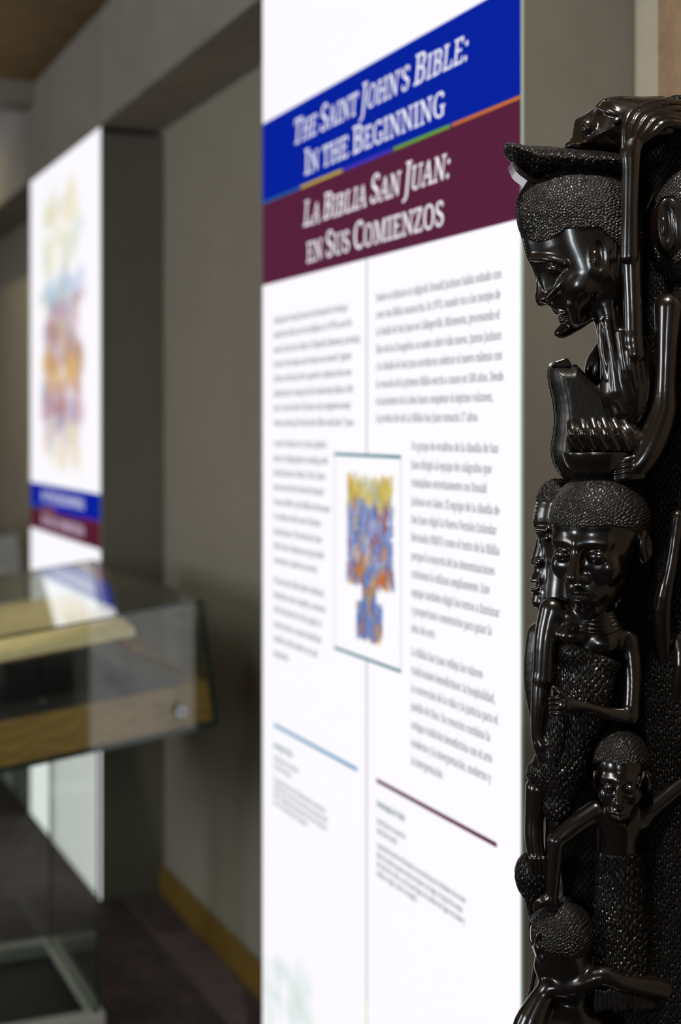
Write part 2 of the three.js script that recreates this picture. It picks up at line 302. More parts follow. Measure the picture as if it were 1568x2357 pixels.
// ------------------------------------------------------------------ ceiling fittings
function downlight(x, y, z, label, power, rgb, angle = 1.1) {
  const o = tag(group('ceiling_downlight', [x, y, z]), label, 'downlight', 'recessed ceiling downlights');
  mesh('trim_ring', new THREE.TorusGeometry(0.06, 0.009, 10, 40).rotateX(Math.PI / 2), M.metal, o);
  mesh('lamp_lens', new THREE.CylinderGeometry(0.052, 0.052, 0.006, 32).translate(0, -0.003, 0), std({ color: 0x777777, emissive: new THREE.Color().setRGB(...rgb), emissiveIntensity: power ? 1.5 : 0.02, roughness: 0.4 }), o);
  if (power) { const l = new THREE.SpotLight(new THREE.Color().setRGB(...rgb), power, 0, angle, 0.9, 2); l.name = 'downlight_beam'; l.position.set(x, y - 0.02, z); l.target.position.set(x, 0, z); l.castShadow = true; l.shadow.radius = 2.5; scene.add(l, l.target); }
  return o;
}
downlight(0.86, CEIL, -4.02, 'recessed downlight in the brown ceiling close to the fascia', 0, [1, 0.85, 0.6]);
downlight(0.55, CEIL, -1.0, 'warm recessed downlight in the ceiling above the carving', 9.5, [1, 0.94, 0.84], 1.5);
downlight(0.45, CEIL, -3.7, 'narrow recessed downlight in the ceiling over the case between the light boxes', 9, [1, 0.88, 0.66], 0.38);
downlight(0.45, 3.15, -6.3, 'warm recessed downlight in the raised ceiling past the beam', 5.0, [1, 0.8, 0.5]);

// ------------------------------------------------------------------ glass display cases
const SC = 1.074;
function vitrine(label) {
  const o = tag(group('display_case', [0.52, 0, -3.35]), label, 'display case', 'tilted glass display cases on glass pedestals');
  const O = o.position.clone(), TILT = 7.3 * Math.PI / 180, DY = 0.0996;
  // plinth: open tray of metal walls with twin rails round the glass foot
  const bx0 = 0.235 - O.x, bx1 = 0.777 - O.x, bz0 = -3.612 - O.z, bz1 = -3.092 - O.z, bt = 0.15 - DY;
  mesh('plinth_floor', boxGeo(bx0, bx1, 0, 0.008, bz0, bz1), M.dark, o);
  for (const [x0, x1, z0, z1] of [[bx0, bx1, bz1 - 0.012, bz1], [bx0, bx1, bz0, bz0 + 0.012], [bx0, bx0 + 0.012, bz0 + 0.012, bz1 - 0.012], [bx1 - 0.012, bx1, bz0 + 0.012, bz1 - 0.012]]) mesh('outer_rail', boxGeo(x0, x1, 0.008, bt, z0, z1, 0.002), M.rail, o);
  for (const [x0, x1, z0, z1] of [[bx0 + 0.02, bx1 - 0.02, bz1 - 0.034, bz1 - 0.02], [bx0 + 0.02, bx1 - 0.02, bz0 + 0.02, bz0 + 0.034], [bx0 + 0.02, bx0 + 0.034, bz0 + 0.034, bz1 - 0.034], [bx1 - 0.034, bx1 - 0.02, bz0 + 0.034, bz1 - 0.034]]) mesh('inner_rail', boxGeo(x0, x1, bt - 0.01, bt, z0, z1, 0.002), M.rail, o);
  // pedestal panes, their top following the tilt of the case
  const topAt = (x) => 0.8165 - (0.963 - (x + O.x)) * Math.tan(TILT) - 0.002 - DY;
  const px0 = bx0 + 0.013, px1 = bx1 - 0.013, pz0 = bz0 + 0.013, pz1 = bz1 - 0.013, gt = 0.006;
  const slanted = (x0, x1, z0, z1) => {
    const g = boxGeo(x0, x1, 0.012, 1, z0, z1), p = g.attributes.position;
    for (let i = 0; i < p.count; i++) if (p.getY(i) > 0.5) p.setY(i, topAt(p.getX(i)));
    g.computeVertexNormals(); return g;
  };
  mesh('pedestal_pane', slanted(px0, px1, pz1 - gt, pz1), M.glass, o); mesh('pedestal_pane', slanted(px0, px1, pz0, pz0 + gt), M.glass, o);
  mesh('pedestal_pane', slanted(px0, px0 + gt, pz0 + gt, pz1 - gt), M.glass, o); mesh('pedestal_pane', slanted(px1 - gt, px1, pz0 + gt, pz1 - gt), M.glass, o);
  for (const [x, z] of [[px1, pz1], [px1, pz0], [px0, pz1], [px0, pz0]]) mesh('glass_edge', slanted(x - 0.0035, x + 0.0015, z - 0.0035, z + 0.0015), M.glassEdge, o);
  // tilted upper case: local axes with the front right lower corner at the origin
  const c = new THREE.Group(); c.name = 'tilted_case'; c.position.set(0.963 - O.x, 0.8165 - DY, -2.868 - O.z); c.rotation.z = TILT; o.add(c);
  const W = 0.78, H = 0.269, D = 0.96, t = 0.007, wh = 0.094;
  mesh('base_plate', boxGeo(-W + t, -t, 0, 0.008, -D + t, -t), M.deck, c);
  // wooden frame and deck
  for (const [x0, x1, z0, z1] of [[-W + t, -t, -0.03 - t, -t - 0.001], [-W + t, -t, -D + t + 0.001, -D + t + 0.03], [-W + t + 0.001, -W + t + 0.03, -D + t + 0.03, -t - 0.03], [-t - 0.031, -t - 0.001, -D + t + 0.03, -t - 0.03]]) mesh('wooden_rail', boxGeo(x0, x1, 0.008, wh, z0, z1, 0.0015), M.wood, c);
  mesh('case_deck', boxGeo(-W + t + 0.03, -t - 0.031, 0.008, wh - 0.012, -D + t + 0.03, -t - 0.03), M.deck, c);
  mesh('front_pane', boxGeo(-W, 0, 0, H - t, -t, 0), M.glass, c); mesh('back_pane', boxGeo(-W, 0, 0, H - t, -D, -D + t), M.glass, c);
  mesh('side_pane', boxGeo(-t, 0, 0, H - t, -D + t, -t), M.glass, c); mesh('side_pane', boxGeo(-W, -W + t, 0, H - t, -D + t, -t), M.glass, c);
  mesh('top_pane', boxGeo(-W, 0, H - t, H, -D, 0), M.glass, c);
  const e = 0.0042, edge = (x0, x1, y0, y1, z0, z1) => mesh('glass_edge', boxGeo(x0, x1, y0, y1, z0, z1), M.glassEdge, c);
  for (const z of [[-e, 0.0008], [-D - 0.0008, -D + e]]) { edge(-W, 0, H - e, H + 0.0008, ...z); edge(-W, 0, -0.0008, e, ...z); edge(-e, 0.0008, e, H - e, ...z); edge(-W - 0.0008, -W + e, e, H - e, ...z); }
  for (const x of [[-e, 0.0008], [-W - 0.0008, -W + e]]) { edge(...x, H - e, H + 0.0008, -D + e, -e); edge(...x, -0.0008, e, -D + e, -e); }
  const lk = mesh('lock', new THREE.CylinderGeometry(0.0125, 0.0125, 0.012, 28).rotateX(Math.PI / 2).translate(-0.078, 0.047, 0.005), M.chrome, c);
  mesh('keyhole', new THREE.CylinderGeometry(0.004, 0.004, 0.002, 16).rotateX(Math.PI / 2).translate(-0.078, 0.047, 0.012), M.black, c);
  // clear cradle for a book, standing on the deck
  const deckTop = wh - 0.012, shelf = 0.189;
  for (const z of [-0.20, -0.60]) for (const x of [-0.319, -0.545]) mesh('stand_leg', boxGeo(x - 0.006, x, deckTop, shelf, z - 0.03, z + 0.03), M.acrylic, c);
  mesh('stand_shelf', boxGeo(-0.60, -0.16, shelf, shelf + 0.005, -0.78, -0.12), M.acrylic, c);
  o.scale.setScalar(SC); o.position.set(0.52 * SC, 0, -3.35 * SC);
  return o;
}
const caseA = vitrine('tilted glass display case on a glass pedestal between the two light boxes');
function openBook(caseObj, label) {
  const P = new THREE.Vector3(0.963, EYE + (0.8165 - EYE), -2.868), TILT = 7.3 * Math.PI / 180;
  P.set(P.x * SC, (0.8165 - 0.0996) * SC, P.z * SC);
  const shift = caseObj.position.clone().sub(new THREE.Vector3(0.52 * SC, 0, -3.35 * SC)), up = 0.0205, rt = 0.085;
  const b = tag(group('open_book'), label, 'book', 'open manuscripts in the display cases'); b.position.copy(P).add(shift); b.rotation.z = TILT; b.scale.setScalar(SC);
  mesh('cover', boxGeo(-0.745 + rt, -0.20 + rt, 0.174 + up, 0.179 + up, -0.80, -0.10, 0.002), M.leather, b);
  // two curved page blocks meeting at a gutter
  for (const [z0, z1, dir] of [[-0.445, -0.108, 1], [-0.792, -0.455, -1]]) {
    const sh = new THREE.Shape(), n = 20, L = z1 - z0;
    sh.moveTo(0, 0); sh.lineTo(L, 0);
    for (let i = 0; i <= n; i++) { const k = 1 - i / n, d = dir > 0 ? k : 1 - k; sh.lineTo(k * L, 0.012 + 0.016 * Math.sin(Math.PI * Math.min(1, (1 - d) * 0.9 + 0.12)) ); }
    const g = new THREE.ExtrudeGeometry(sh, { depth: 0.525, bevelEnabled: false });
    g.rotateY(-Math.PI / 2); g.translate(-0.21 + rt, 0.179 + up, z0);
    mesh('page_block', g, M.paper, b);
  }
  return b;
}
openBook(caseA, 'open cream paged book inside the case between the light boxes');
const caseB = caseA.clone(); caseB.name = numbered('display_case'); scene.add(caseB); caseB.position.z -= 2.2;
caseB.userData.label = 'tilted glass display case on a pedestal past the picture light box';
openBook(caseB, 'open cream paged book inside the case past the picture light box');
// ------------------------------------------------------------------ carved ebony sculpture
// Modelled as distance fields in a frame that stands where the carving stands: x right, y up, z towards the viewer,
// one unit = U metres; every form is placed as a solid with its own depth w.
const ZC = 1.62, U = ZC / FPX;
const L = (px, py, w = 0) => { const k = 1 - w / FPX; return [(px - 784) * k - 616, (980 - py) * k, w]; };
const hash = (x, y, z) => { let h = Math.imul(x, 374761393) ^ Math.imul(y, 668265263) ^ Math.imul(z, 1274126177); h = Math.imul(h ^ (h >>> 13), 1274126177); return ((h ^ (h >>> 16)) >>> 0) / 4294967296; };
function worley(x, y, z) {             // distance to the nearest jittered point
  const ix = Math.floor(x), iy = Math.floor(y), iz = Math.floor(z); let m = 9;
  for (let a = -1; a < 2; a++) for (let b = -1; b < 2; b++) for (let c = -1; c < 2; c++) {
    const u = ix + a, v = iy + b, w = iz + c;
    const dx = u + hash(u, v, w) - x, dy = v + hash(w, u, v + 57) - y, dz = w + hash(v, w + 31, u) - z, d = dx * dx + dy * dy + dz * dz;
    if (d < m) m = d;
  }
  return Math.sqrt(m);
}
const tight = (f, amp) => (x, y, z) => amp * (worley(x / f, y / f, z / f) - 0.55) * -1.6;             // knobbly short hair
// long chisel strokes; the stroke direction leans by (lx, ly)
const strokes = (w, l, amp, lean = 0) => (x, y, z) => { const a = x + lean * y, b = y - lean * x; return -amp * 1.5 * (worley(a / w, b / l, z / w) - 0.5); };
const smin = (a, b, k) => { if (k <= 0) return Math.min(a, b); const h = Math.max(k - Math.abs(a - b), 0) / k; return Math.min(a, b) - h * h * k * 0.25; };
const smax = (a, b, k) => -smin(-a, -b, k);
const BIG = 1e9;
// primitives: {d(x,y,z), lo, hi, k, cut}
function cone(a, b, ra, rb, k = 8) {
  const bx = b[0] - a[0], by = b[1] - a[1], bz = b[2] - a[2], bb = bx * bx + by * by + bz * bz || 1e-9, R = Math.max(ra, rb), rr = ra - rb, a2 = bb - rr * rr;
  return { k, lo: [0, 1, 2].map((i) => Math.min(a[i], b[i]) - R), hi: [0, 1, 2].map((i) => Math.max(a[i], b[i]) + R),
    d(x, y, z) {
      const px = x - a[0], py = y - a[1], pz = z - a[2], h = px * bx + py * by + pz * bz;
      if (rr * rr >= bb * 0.98) { const t = ra > rb ? 0 : 1, ex = px - bx * t, ey = py - by * t, ez = pz - bz * t; return Math.sqrt(ex * ex + ey * ey + ez * ez) - R; }
      const g = h - bb, vx = px * bb - bx * h, vy = py * bb - by * h, vz = pz * bb - bz * h, x2 = vx * vx + vy * vy + vz * vz, y2 = h * h * bb, z2 = g * g * bb, q = Math.sign(rr) * rr * rr * x2;
      if (Math.sign(g) * a2 * z2 > q) return Math.sqrt(x2 + z2) / bb - rb;
      if (Math.sign(h) * a2 * y2 < q) return Math.sqrt(x2 + y2) / bb - ra;
      return (Math.sqrt(x2 * a2 / bb) + h * rr) / bb - ra;
    } };
}
const limb = (pts, k = 8) => {                // a bending, tapering limb through joints [px, py, w, radius]
  const J = pts.map((p) => [...L(...p), p[3]]), n = J.length, cs = [], sub = n > 2 ? 4 : 1; let prev = J[0];
  for (let i = 0; i < n - 1; i++) for (let q = 1; q <= sub; q++) {
    const t = q / sub, a = J[Math.max(0, i - 1)], b = J[i], c = J[i + 1], d = J[Math.min(n - 1, i + 2)];
    const p = sub === 1 ? c : b.map((_, m) => 0.5 * (2 * b[m] + (c[m] - a[m]) * t + (2 * a[m] - 5 * b[m] + 4 * c[m] - d[m]) * t * t + (3 * b[m] - a[m] - 3 * c[m] + d[m]) * t * t * t));
    cs.push(cone(prev, p, prev[3], p[3])); prev = p;
  }
  const lo = [0, 1, 2].map((i) => Math.min(...cs.map((c) => c.lo[i]))), hi = [0, 1, 2].map((i) => Math.max(...cs.map((c) => c.hi[i])));
  const d = cs.length === 1 ? cs[0].d : (x, y, z) => { let m = BIG; for (let i = 0; i < cs.length; i++) { const v = cs[i].d(x, y, z); if (v < m) m = v; } return m; };
  return [{ k, lo, hi, d }];
};
function ell(c, r, k = 8, rotZ = 0) {
  const co = Math.cos(rotZ), si = Math.sin(rotZ), R = Math.max(...r);
  return { k, lo: c.map((v) => v - R), hi: c.map((v) => v + R), d(x, y, z) {
    const ux = x - c[0], uy = y - c[1], px = (ux * co + uy * si), py = (-ux * si + uy * co), pz = z - c[2];
    const a = px / r[0], b = py / r[1], e = pz / r[2], k0 = Math.sqrt(a * a + b * b + e * e); if (k0 < 1e-6) return -Math.min(...r);
    const k1 = Math.sqrt(a * a / r[0] / r[0] + b * b / r[1] / r[1] + e * e / r[2] / r[2]); return k0 * (k0 - 1) / k1; } };
}
const at3 = (px, py, w, r, k, rot) => ell(L(px, py, w), Array.isArray(r) ? r : [r, r, r], k, rot);
const cut = (...ps) => ps.flat().map((p) => ({ ...p, cut: true }));
function spline(pts, per = 2) {
  const n = pts.length, out = [];
  for (let i = 0; i < n; i++) { const p0 = pts[(i + n - 1) % n], p1 = pts[i], p2 = pts[(i + 1) % n], p3 = pts[(i + 2) % n];
    for (let s = 0; s < per; s++) { const t = s / per, f = (a, b, c, d) => 0.5 * (2 * b + (c - a) * t + (2 * a - 5 * b + 4 * c - d) * t * t + (3 * b - a - 3 * c + d) * t * t * t); out.push([f(p0[0], p1[0], p2[0], p3[0]), f(p0[1], p1[1], p2[1], p3[1])]); } }
  return out;
}
function polyDist(P) {
  const n = P.length, ax = P.map((p) => p[0]), ay = P.map((p) => p[1]);
  return (x, y) => {
    let d = BIG, s = 1;
    for (let i = 0, j = n - 1; i < n; j = i++) {
      const ex = ax[j] - ax[i], ey = ay[j] - ay[i], wx = x - ax[i], wy = y - ay[i];
      let t = (wx * ex + wy * ey) / (ex * ex + ey * ey + 1e-9); t = t < 0 ? 0 : t > 1 ? 1 : t;
      const bx = wx - ex * t, by = wy - ey * t, q = bx * bx + by * by; if (q < d) d = q;
      const c1 = y >= ay[i], c2 = y < ay[j], c3 = ex * wy > ey * wx; if ((c1 && c2 && c3) || (!c1 && !c2 && !c3)) s = -s;
    }
    return s * Math.sqrt(d);
  };
}
// a head seen in profile: outline swollen sideways, narrow where the outline is narrow
function profileHead(pts, w, half, reach, pow = 0.7, k = 8, round = 2) {
  const P = spline(pts.map(([x, y]) => L(x, y, w).slice(0, 2))), sd = polyDist(P);
  const xs = P.map((p) => p[0]), ys = P.map((p) => p[1]);
  return { k, lo: [Math.min(...xs), Math.min(...ys), w - half].map((v) => v - 4), hi: [Math.max(...xs), Math.max(...ys), w + half].map((v) => v + 4), d(x, y, z) {
    const s = sd(x, y), a = Math.abs(z - w);
    if (s > 0) return Math.sqrt(s * s + a * a) - round;
    const q = Math.min(1, -s / reach), e = Math.pow(q, pow), W = half * Math.sin(e * Math.PI / 2), g = q < 1 ? half / reach * pow * Math.pow(Math.max(q, 0.03), pow - 1) * Math.cos(e * Math.PI / 2) * 1.57 : 0;
    return (a - W) / Math.sqrt(1 + g * g) - round; } };
}
function slab(pts, w0, w1, r, k = 6, per = 2) {
  const wm = (w0 + w1) / 2, h = (w1 - w0) / 2, P = spline(pts.map(([x, y]) => L(x, y, wm).slice(0, 2)), per), sd = polyDist(P), xs = P.map((p) => p[0]), ys = P.map((p) => p[1]);
  return { k, lo: [Math.min(...xs), Math.min(...ys), w0], hi: [Math.max(...xs), Math.max(...ys), w1], d(x, y, z) { const a = sd(x, y) + r, b = Math.abs(z - wm) - h + r; return Math.min(Math.max(a, b), 0) + Math.hypot(Math.max(a, 0), Math.max(b, 0)) - r; } };
}
// a whole head turned to the viewer: head space is x right, y up, z forward, crown +1, chin -1
function faceHead(px, py, w, s, yaw, pitch, roll = 0, wide = 1, k = 8, oneEar = false) {
  const C = L(px, py, w), e = new THREE.Euler(pitch, yaw, roll, 'YXZ'), m = new THREE.Matrix4().makeRotationFromEuler(e).elements;
  const S = (c, r) => [c, r];
  const E = (cx, cy, cz, rx, ry, rz) => { const q = ell([cx, cy, cz], [rx, ry, rz]); return q.d; };
  const K = (a, b, ra, rb) => cone(a, b, ra, rb).d;
  const cran = E(0, 0.3, -0.12, 0.64, 0.68, 0.8), jaw = E(0, -0.34, 0.2, 0.43, 0.64, 0.5), chin = E(0, -0.84, 0.44, 0.17, 0.15, 0.17);
  const brow = K([0, 0.16, 0.66], [0.34, 0.14, 0.52], 0.09, 0.08), cheek = E(0.33, -0.24, 0.47, 0.17, 0.19, 0.17);
  const nose = K([0, 0.1, 0.68], [0, -0.28, 0.87], 0.055, 0.1), wing = E(0.1, -0.33, 0.77, 0.085, 0.075, 0.1);
  const sock = E(0.24, -0.02, 0.76, 0.17, 0.11, 0.15), ball = E(0.245, -0.035, 0.57, 0.145, 0.115, 0.13), slit = K([0.12, -0.075, 0.72], [0.37, -0.07, 0.62], 0.014, 0.014), lidline = K([0.1, 0.045, 0.71], [0.39, 0.03, 0.59], 0.014, 0.012);
  const muzzle = E(0, -0.58, 0.58, 0.25, 0.2, 0.2), ul = K([0, -0.52, 0.78], [0.17, -0.575, 0.69], 0.055, 0.03), ll = K([0, -0.65, 0.77], [0.14, -0.615, 0.7], 0.06, 0.03), mouth = K([0, -0.585, 0.82], [0.2, -0.595, 0.7], 0.016, 0.014), phil = K([0, -0.4, 0.83], [0, -0.48, 0.83], 0.025, 0.025);
  const ear = E(0.64, -0.06, -0.08, 0.075, 0.27, 0.17), earin = E(0.72, -0.03, -0.05, 0.06, 0.18, 0.1);
  const local = (x, y, z) => {
    const side = x; x = Math.abs(x) / wide;
    let d = smin(cran(x, y, z), jaw(x, y, z), 0.25);
    d = smin(d, chin(x, y, z), 0.16); d = smin(d, cheek(x, y, z), 0.14); d = smin(d, brow(x, y, z), 0.12); d = smin(d, muzzle(x, y, z), 0.12);
    d = smax(d, -sock(x, y, z), 0.1); d = smin(d, ball(x, y, z), 0.025); d = smax(d, -slit(x, y, z), 0.02); d = smax(d, -lidline(x, y, z), 0.02);
    d = smin(d, nose(x, y, z), 0.09); d = smin(d, wing(x, y, z), 0.05);
    d = smin(d, ul(x, y, z), 0.035); d = smin(d, ll(x, y, z), 0.035); d = smax(d, -mouth(x, y, z), 0.02); d = smax(d, -phil(x, y, z), 0.03);
    return oneEar && side < 0 ? d : smin(d, Math.max(ear(x, y, z), -earin(x, y, z)), 0.04);
  };
  const toLocal = (x, y, z) => { const a = (x - C[0]) / s, b = (y - C[1]) / s, c = (z - C[2]) / s; return [m[0] * a + m[1] * b + m[2] * c, m[4] * a + m[5] * b + m[6] * c, m[8] * a + m[9] * b + m[10] * c]; };
  const R = 1.25 * s;
  const prim = { k, lo: C.map((v) => v - R), hi: C.map((v) => v + R), d(x, y, z) { const [a, b, c] = toLocal(x, y, z), q = Math.sqrt(a * a + b * b + c * c); return q > 1.7 ? (q - 1.25) * s : local(a, b, c) * s; } };
  // short hair: a cap over the crown that ends at the hairline
  prim.hair = (thick, bump, front = 0.42) => ({ k: 0, lo: C.map((v) => v - R), hi: C.map((v) => v + R), d(x, y, z) {
    const [a, b, c] = toLocal(x, y, z), q = Math.sqrt(a * a + b * b + c * c); if (q > 1.7) return (q - 1.25) * s;
    const shell = (smin(cran(Math.abs(a) / wide, b, c), jaw(Math.abs(a) / wide, b, c), 0.25)) * s - thick + (bump ? bump(x, y, z) : 0);
    const line = (front - 0.5 * Math.max(0, 0.5 - c) * (c < 0.5 ? 1 : 0) - b) * s;      // hairline drops towards the nape
    return smax(shell, line, 3); } });
  return prim;
}
// ---- field -> triangles (surface nets over the blocks that the surface crosses)
function sculptMesh(prims, h, bump) {
  const lo = [BIG, BIG, BIG], hi = [-BIG, -BIG, -BIG];
  for (const p of prims) if (!p.cut) for (let i = 0; i < 3; i++) { lo[i] = Math.min(lo[i], p.lo[i] - 6); hi[i] = Math.max(hi[i], p.hi[i] + 6); }
  const B = 4, nb = [0, 1, 2].map((i) => Math.ceil((hi[i] - lo[i]) / h / B)), n = nb.map((v) => v * B + 1), [nx, ny, nz] = n;
  const val = new Float32Array(nx * ny * nz).fill(1), live = [];
  const rad = B * h * 0.87;
  const evalAt = (list, x, y, z) => { let d = BIG; for (const p of list) { const v = p.d(x, y, z); d = p.cut ? smax(d, -v, p.k) : d === BIG ? v : smin(d, v, p.k); } return d; };
  for (let bz = 0; bz < nb[2]; bz++) for (let by = 0; by < nb[1]; by++) for (let bx = 0; bx < nb[0]; bx++) {
    const cx = lo[0] + (bx + 0.5) * B * h, cy = lo[1] + (by + 0.5) * B * h, cz = lo[2] + (bz + 0.5) * B * h;
    const ds = prims.map((p) => p.d(cx, cy, cz)); let m = BIG; ds.forEach((v, i) => { if (!prims[i].cut && v < m) m = v; });
    const list = prims.filter((p, i) => p.cut ? ds[i] < rad * 1.6 + 10 : ds[i] < m + rad * 2.4 + Math.min(30, p.k * 1.2 + 4));
    const d = evalAt(list, cx, cy, cz), far = Math.abs(d) > rad * 1.45 + (bump ? 6 : 3);
    if (!far) live.push([bx, by, bz]);
    for (let k = bz * B; k < (bz + 1) * B + (bz === nb[2] - 1); k++) for (let j = by * B; j < (by + 1) * B + (by === nb[1] - 1); j++) for (let i = bx * B; i < (bx + 1) * B + (bx === nb[0] - 1); i++) {
      let v = d;
      if (!far) { const x = lo[0] + i * h, y = lo[1] + j * h, z = lo[2] + k * h; v = evalAt(list, x, y, z); if (bump && Math.abs(v) < 10) v += bump(x, y, z); }
      val[(k * ny + j) * nx + i] = v;
    }
  }
  const id = new Int32Array(nx * ny * nz).fill(-1), pos = [], idx = [];
  const step = [1, nx, nx * ny];
  for (const [bx, by, bz] of live) for (let k = bz * B; k < bz * B + B; k++) for (let j = by * B; j < by * B + B; j++) for (let i = bx * B; i < bx * B + B; i++) {
    const o = (k * ny + j) * nx + i; let mask = 0, c = 0, sx = 0, sy = 0, sz = 0;
    const v = [val[o], val[o + 1], val[o + nx], val[o + nx + 1], val[o + step[2]], val[o + step[2] + 1], val[o + step[2] + nx], val[o + step[2] + nx + 1]];
    for (let q = 0; q < 8; q++) if (v[q] < 0) mask |= 1 << q;
    if (mask === 0 || mask === 255) continue;
    for (let q = 0; q < 8; q++) for (let a = 1; a < 8; a <<= 1) if (!(q & a) && (v[q] < 0) !== (v[q | a] < 0)) {
      const t = v[q] / (v[q] - v[q | a]); c++;
      sx += (q & 1) + (a === 1 ? t : 0); sy += (q >> 1 & 1) + (a === 2 ? t : 0); sz += (q >> 2) + (a === 4 ? t : 0);
    }
    id[o] = pos.length / 3; pos.push(lo[0] + (i + sx / c) * h, lo[1] + (j + sy / c) * h, lo[2] + (k + sz / c) * h);
  }
  for (const [bx, by, bz] of live) for (let k = Math.max(1, bz * B); k < bz * B + B; k++) for (let j = Math.max(1, by * B); j < by * B + B; j++) for (let i = Math.max(1, bx * B); i < bx * B + B; i++) {
    const o = (k * ny + j) * nx + i, s0 = val[o] < 0;
    for (let a = 0; a < 3; a++) {
      if ((val[o + step[a]] < 0) === s0) continue;
      const u = step[(a + 1) % 3], v = step[(a + 2) % 3], q = [id[o], id[o - u], id[o - u - v], id[o - v]];
      if (q.some((x) => x < 0)) continue;
      if (s0) idx.push(q[0], q[1], q[2], q[0], q[2], q[3]); else idx.push(q[0], q[2], q[1], q[0], q[3], q[2]);
    }
  }
  const g = new THREE.BufferGeometry();
  g.setAttribute('position', new THREE.Float32BufferAttribute(pos.map((v) => v * U), 3)); g.setIndex(idx); g.computeVertexNormals();
  const uv = new Float32Array(pos.length / 3 * 2);
  for (let i = 0; i < uv.length / 2; i++) { uv[i * 2] = (pos[i * 3] + 0.8 * pos[i * 3 + 2]) / 190; uv[i * 2 + 1] = (pos[i * 3 + 1] + 0.25 * pos[i * 3 + 2]) / 190; }
  g.setAttribute('uv', new THREE.BufferAttribute(uv, 2));
  return g;
}
// group standing on its plinth, turned like the frame above
const carving = new THREE.Group(); carving.name = 'carved_sculpture'; scene.add(carving);
const BASE_Y = 0.46, XC = 616 * U;                       // frame origin in front of the eye: XC right, ZC ahead
carving.position.set(XC * Math.cos(YAW) + ZC * Math.sin(YAW), BASE_Y, XC * Math.sin(YAW) - ZC * Math.cos(YAW));
carving.rotation.y = -YAW;
tag(carving, 'tall dark ebony carving of stacked heads, arms and figures', 'sculpture');
const Y0 = EYE - BASE_Y;
let triangles = 0;
function carve(name, prims, h, mat = M.ebony, bump = null, parent = carving, label) {
  const g = sculptMesh(prims.flat(3), h, bump); g.translate(0, parent === carving ? Y0 : 0, 0);
  triangles += g.index.count / 3; if (globalThis.SHOW) console.log(name, Math.round(g.index.count / 3));
  const m = new THREE.Mesh(g, mat); m.name = name; m.castShadow = m.receiveShadow = true;
  if (parent === carving) carving.add(m); else { g.translate(0, Y0, 0); parent.add(m); }
  if (label) m.userData.label = label;
  return m;
}
const ear = (px, py, w, rx, ry, tilt = 0) => [at3(px, py, w, [rx, ry, 9], 4, tilt), ...cut(at3(px, py - 2, w + 8, [rx * 0.66, ry * 0.72, 9], 3, tilt)), at3(px - rx * 0.25, py + ry * 0.1, w + 1, [rx * 0.3, ry * 0.36, 6], 4, tilt)];

// --- trunk
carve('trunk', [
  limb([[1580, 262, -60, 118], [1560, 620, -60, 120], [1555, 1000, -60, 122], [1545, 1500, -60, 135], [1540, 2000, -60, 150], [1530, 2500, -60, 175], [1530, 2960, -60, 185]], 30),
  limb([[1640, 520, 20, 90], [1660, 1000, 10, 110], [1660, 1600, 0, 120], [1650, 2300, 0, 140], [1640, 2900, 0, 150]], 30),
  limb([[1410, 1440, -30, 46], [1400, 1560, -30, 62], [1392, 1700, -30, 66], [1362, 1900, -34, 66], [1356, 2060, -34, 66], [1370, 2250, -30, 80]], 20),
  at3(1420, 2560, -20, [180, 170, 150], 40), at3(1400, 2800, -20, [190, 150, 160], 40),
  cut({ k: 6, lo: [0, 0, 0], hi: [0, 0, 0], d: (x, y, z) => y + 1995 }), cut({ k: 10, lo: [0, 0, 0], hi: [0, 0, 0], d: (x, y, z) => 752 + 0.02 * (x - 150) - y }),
], 8, M.ebonyShaded, strokes(20, 44, 5));

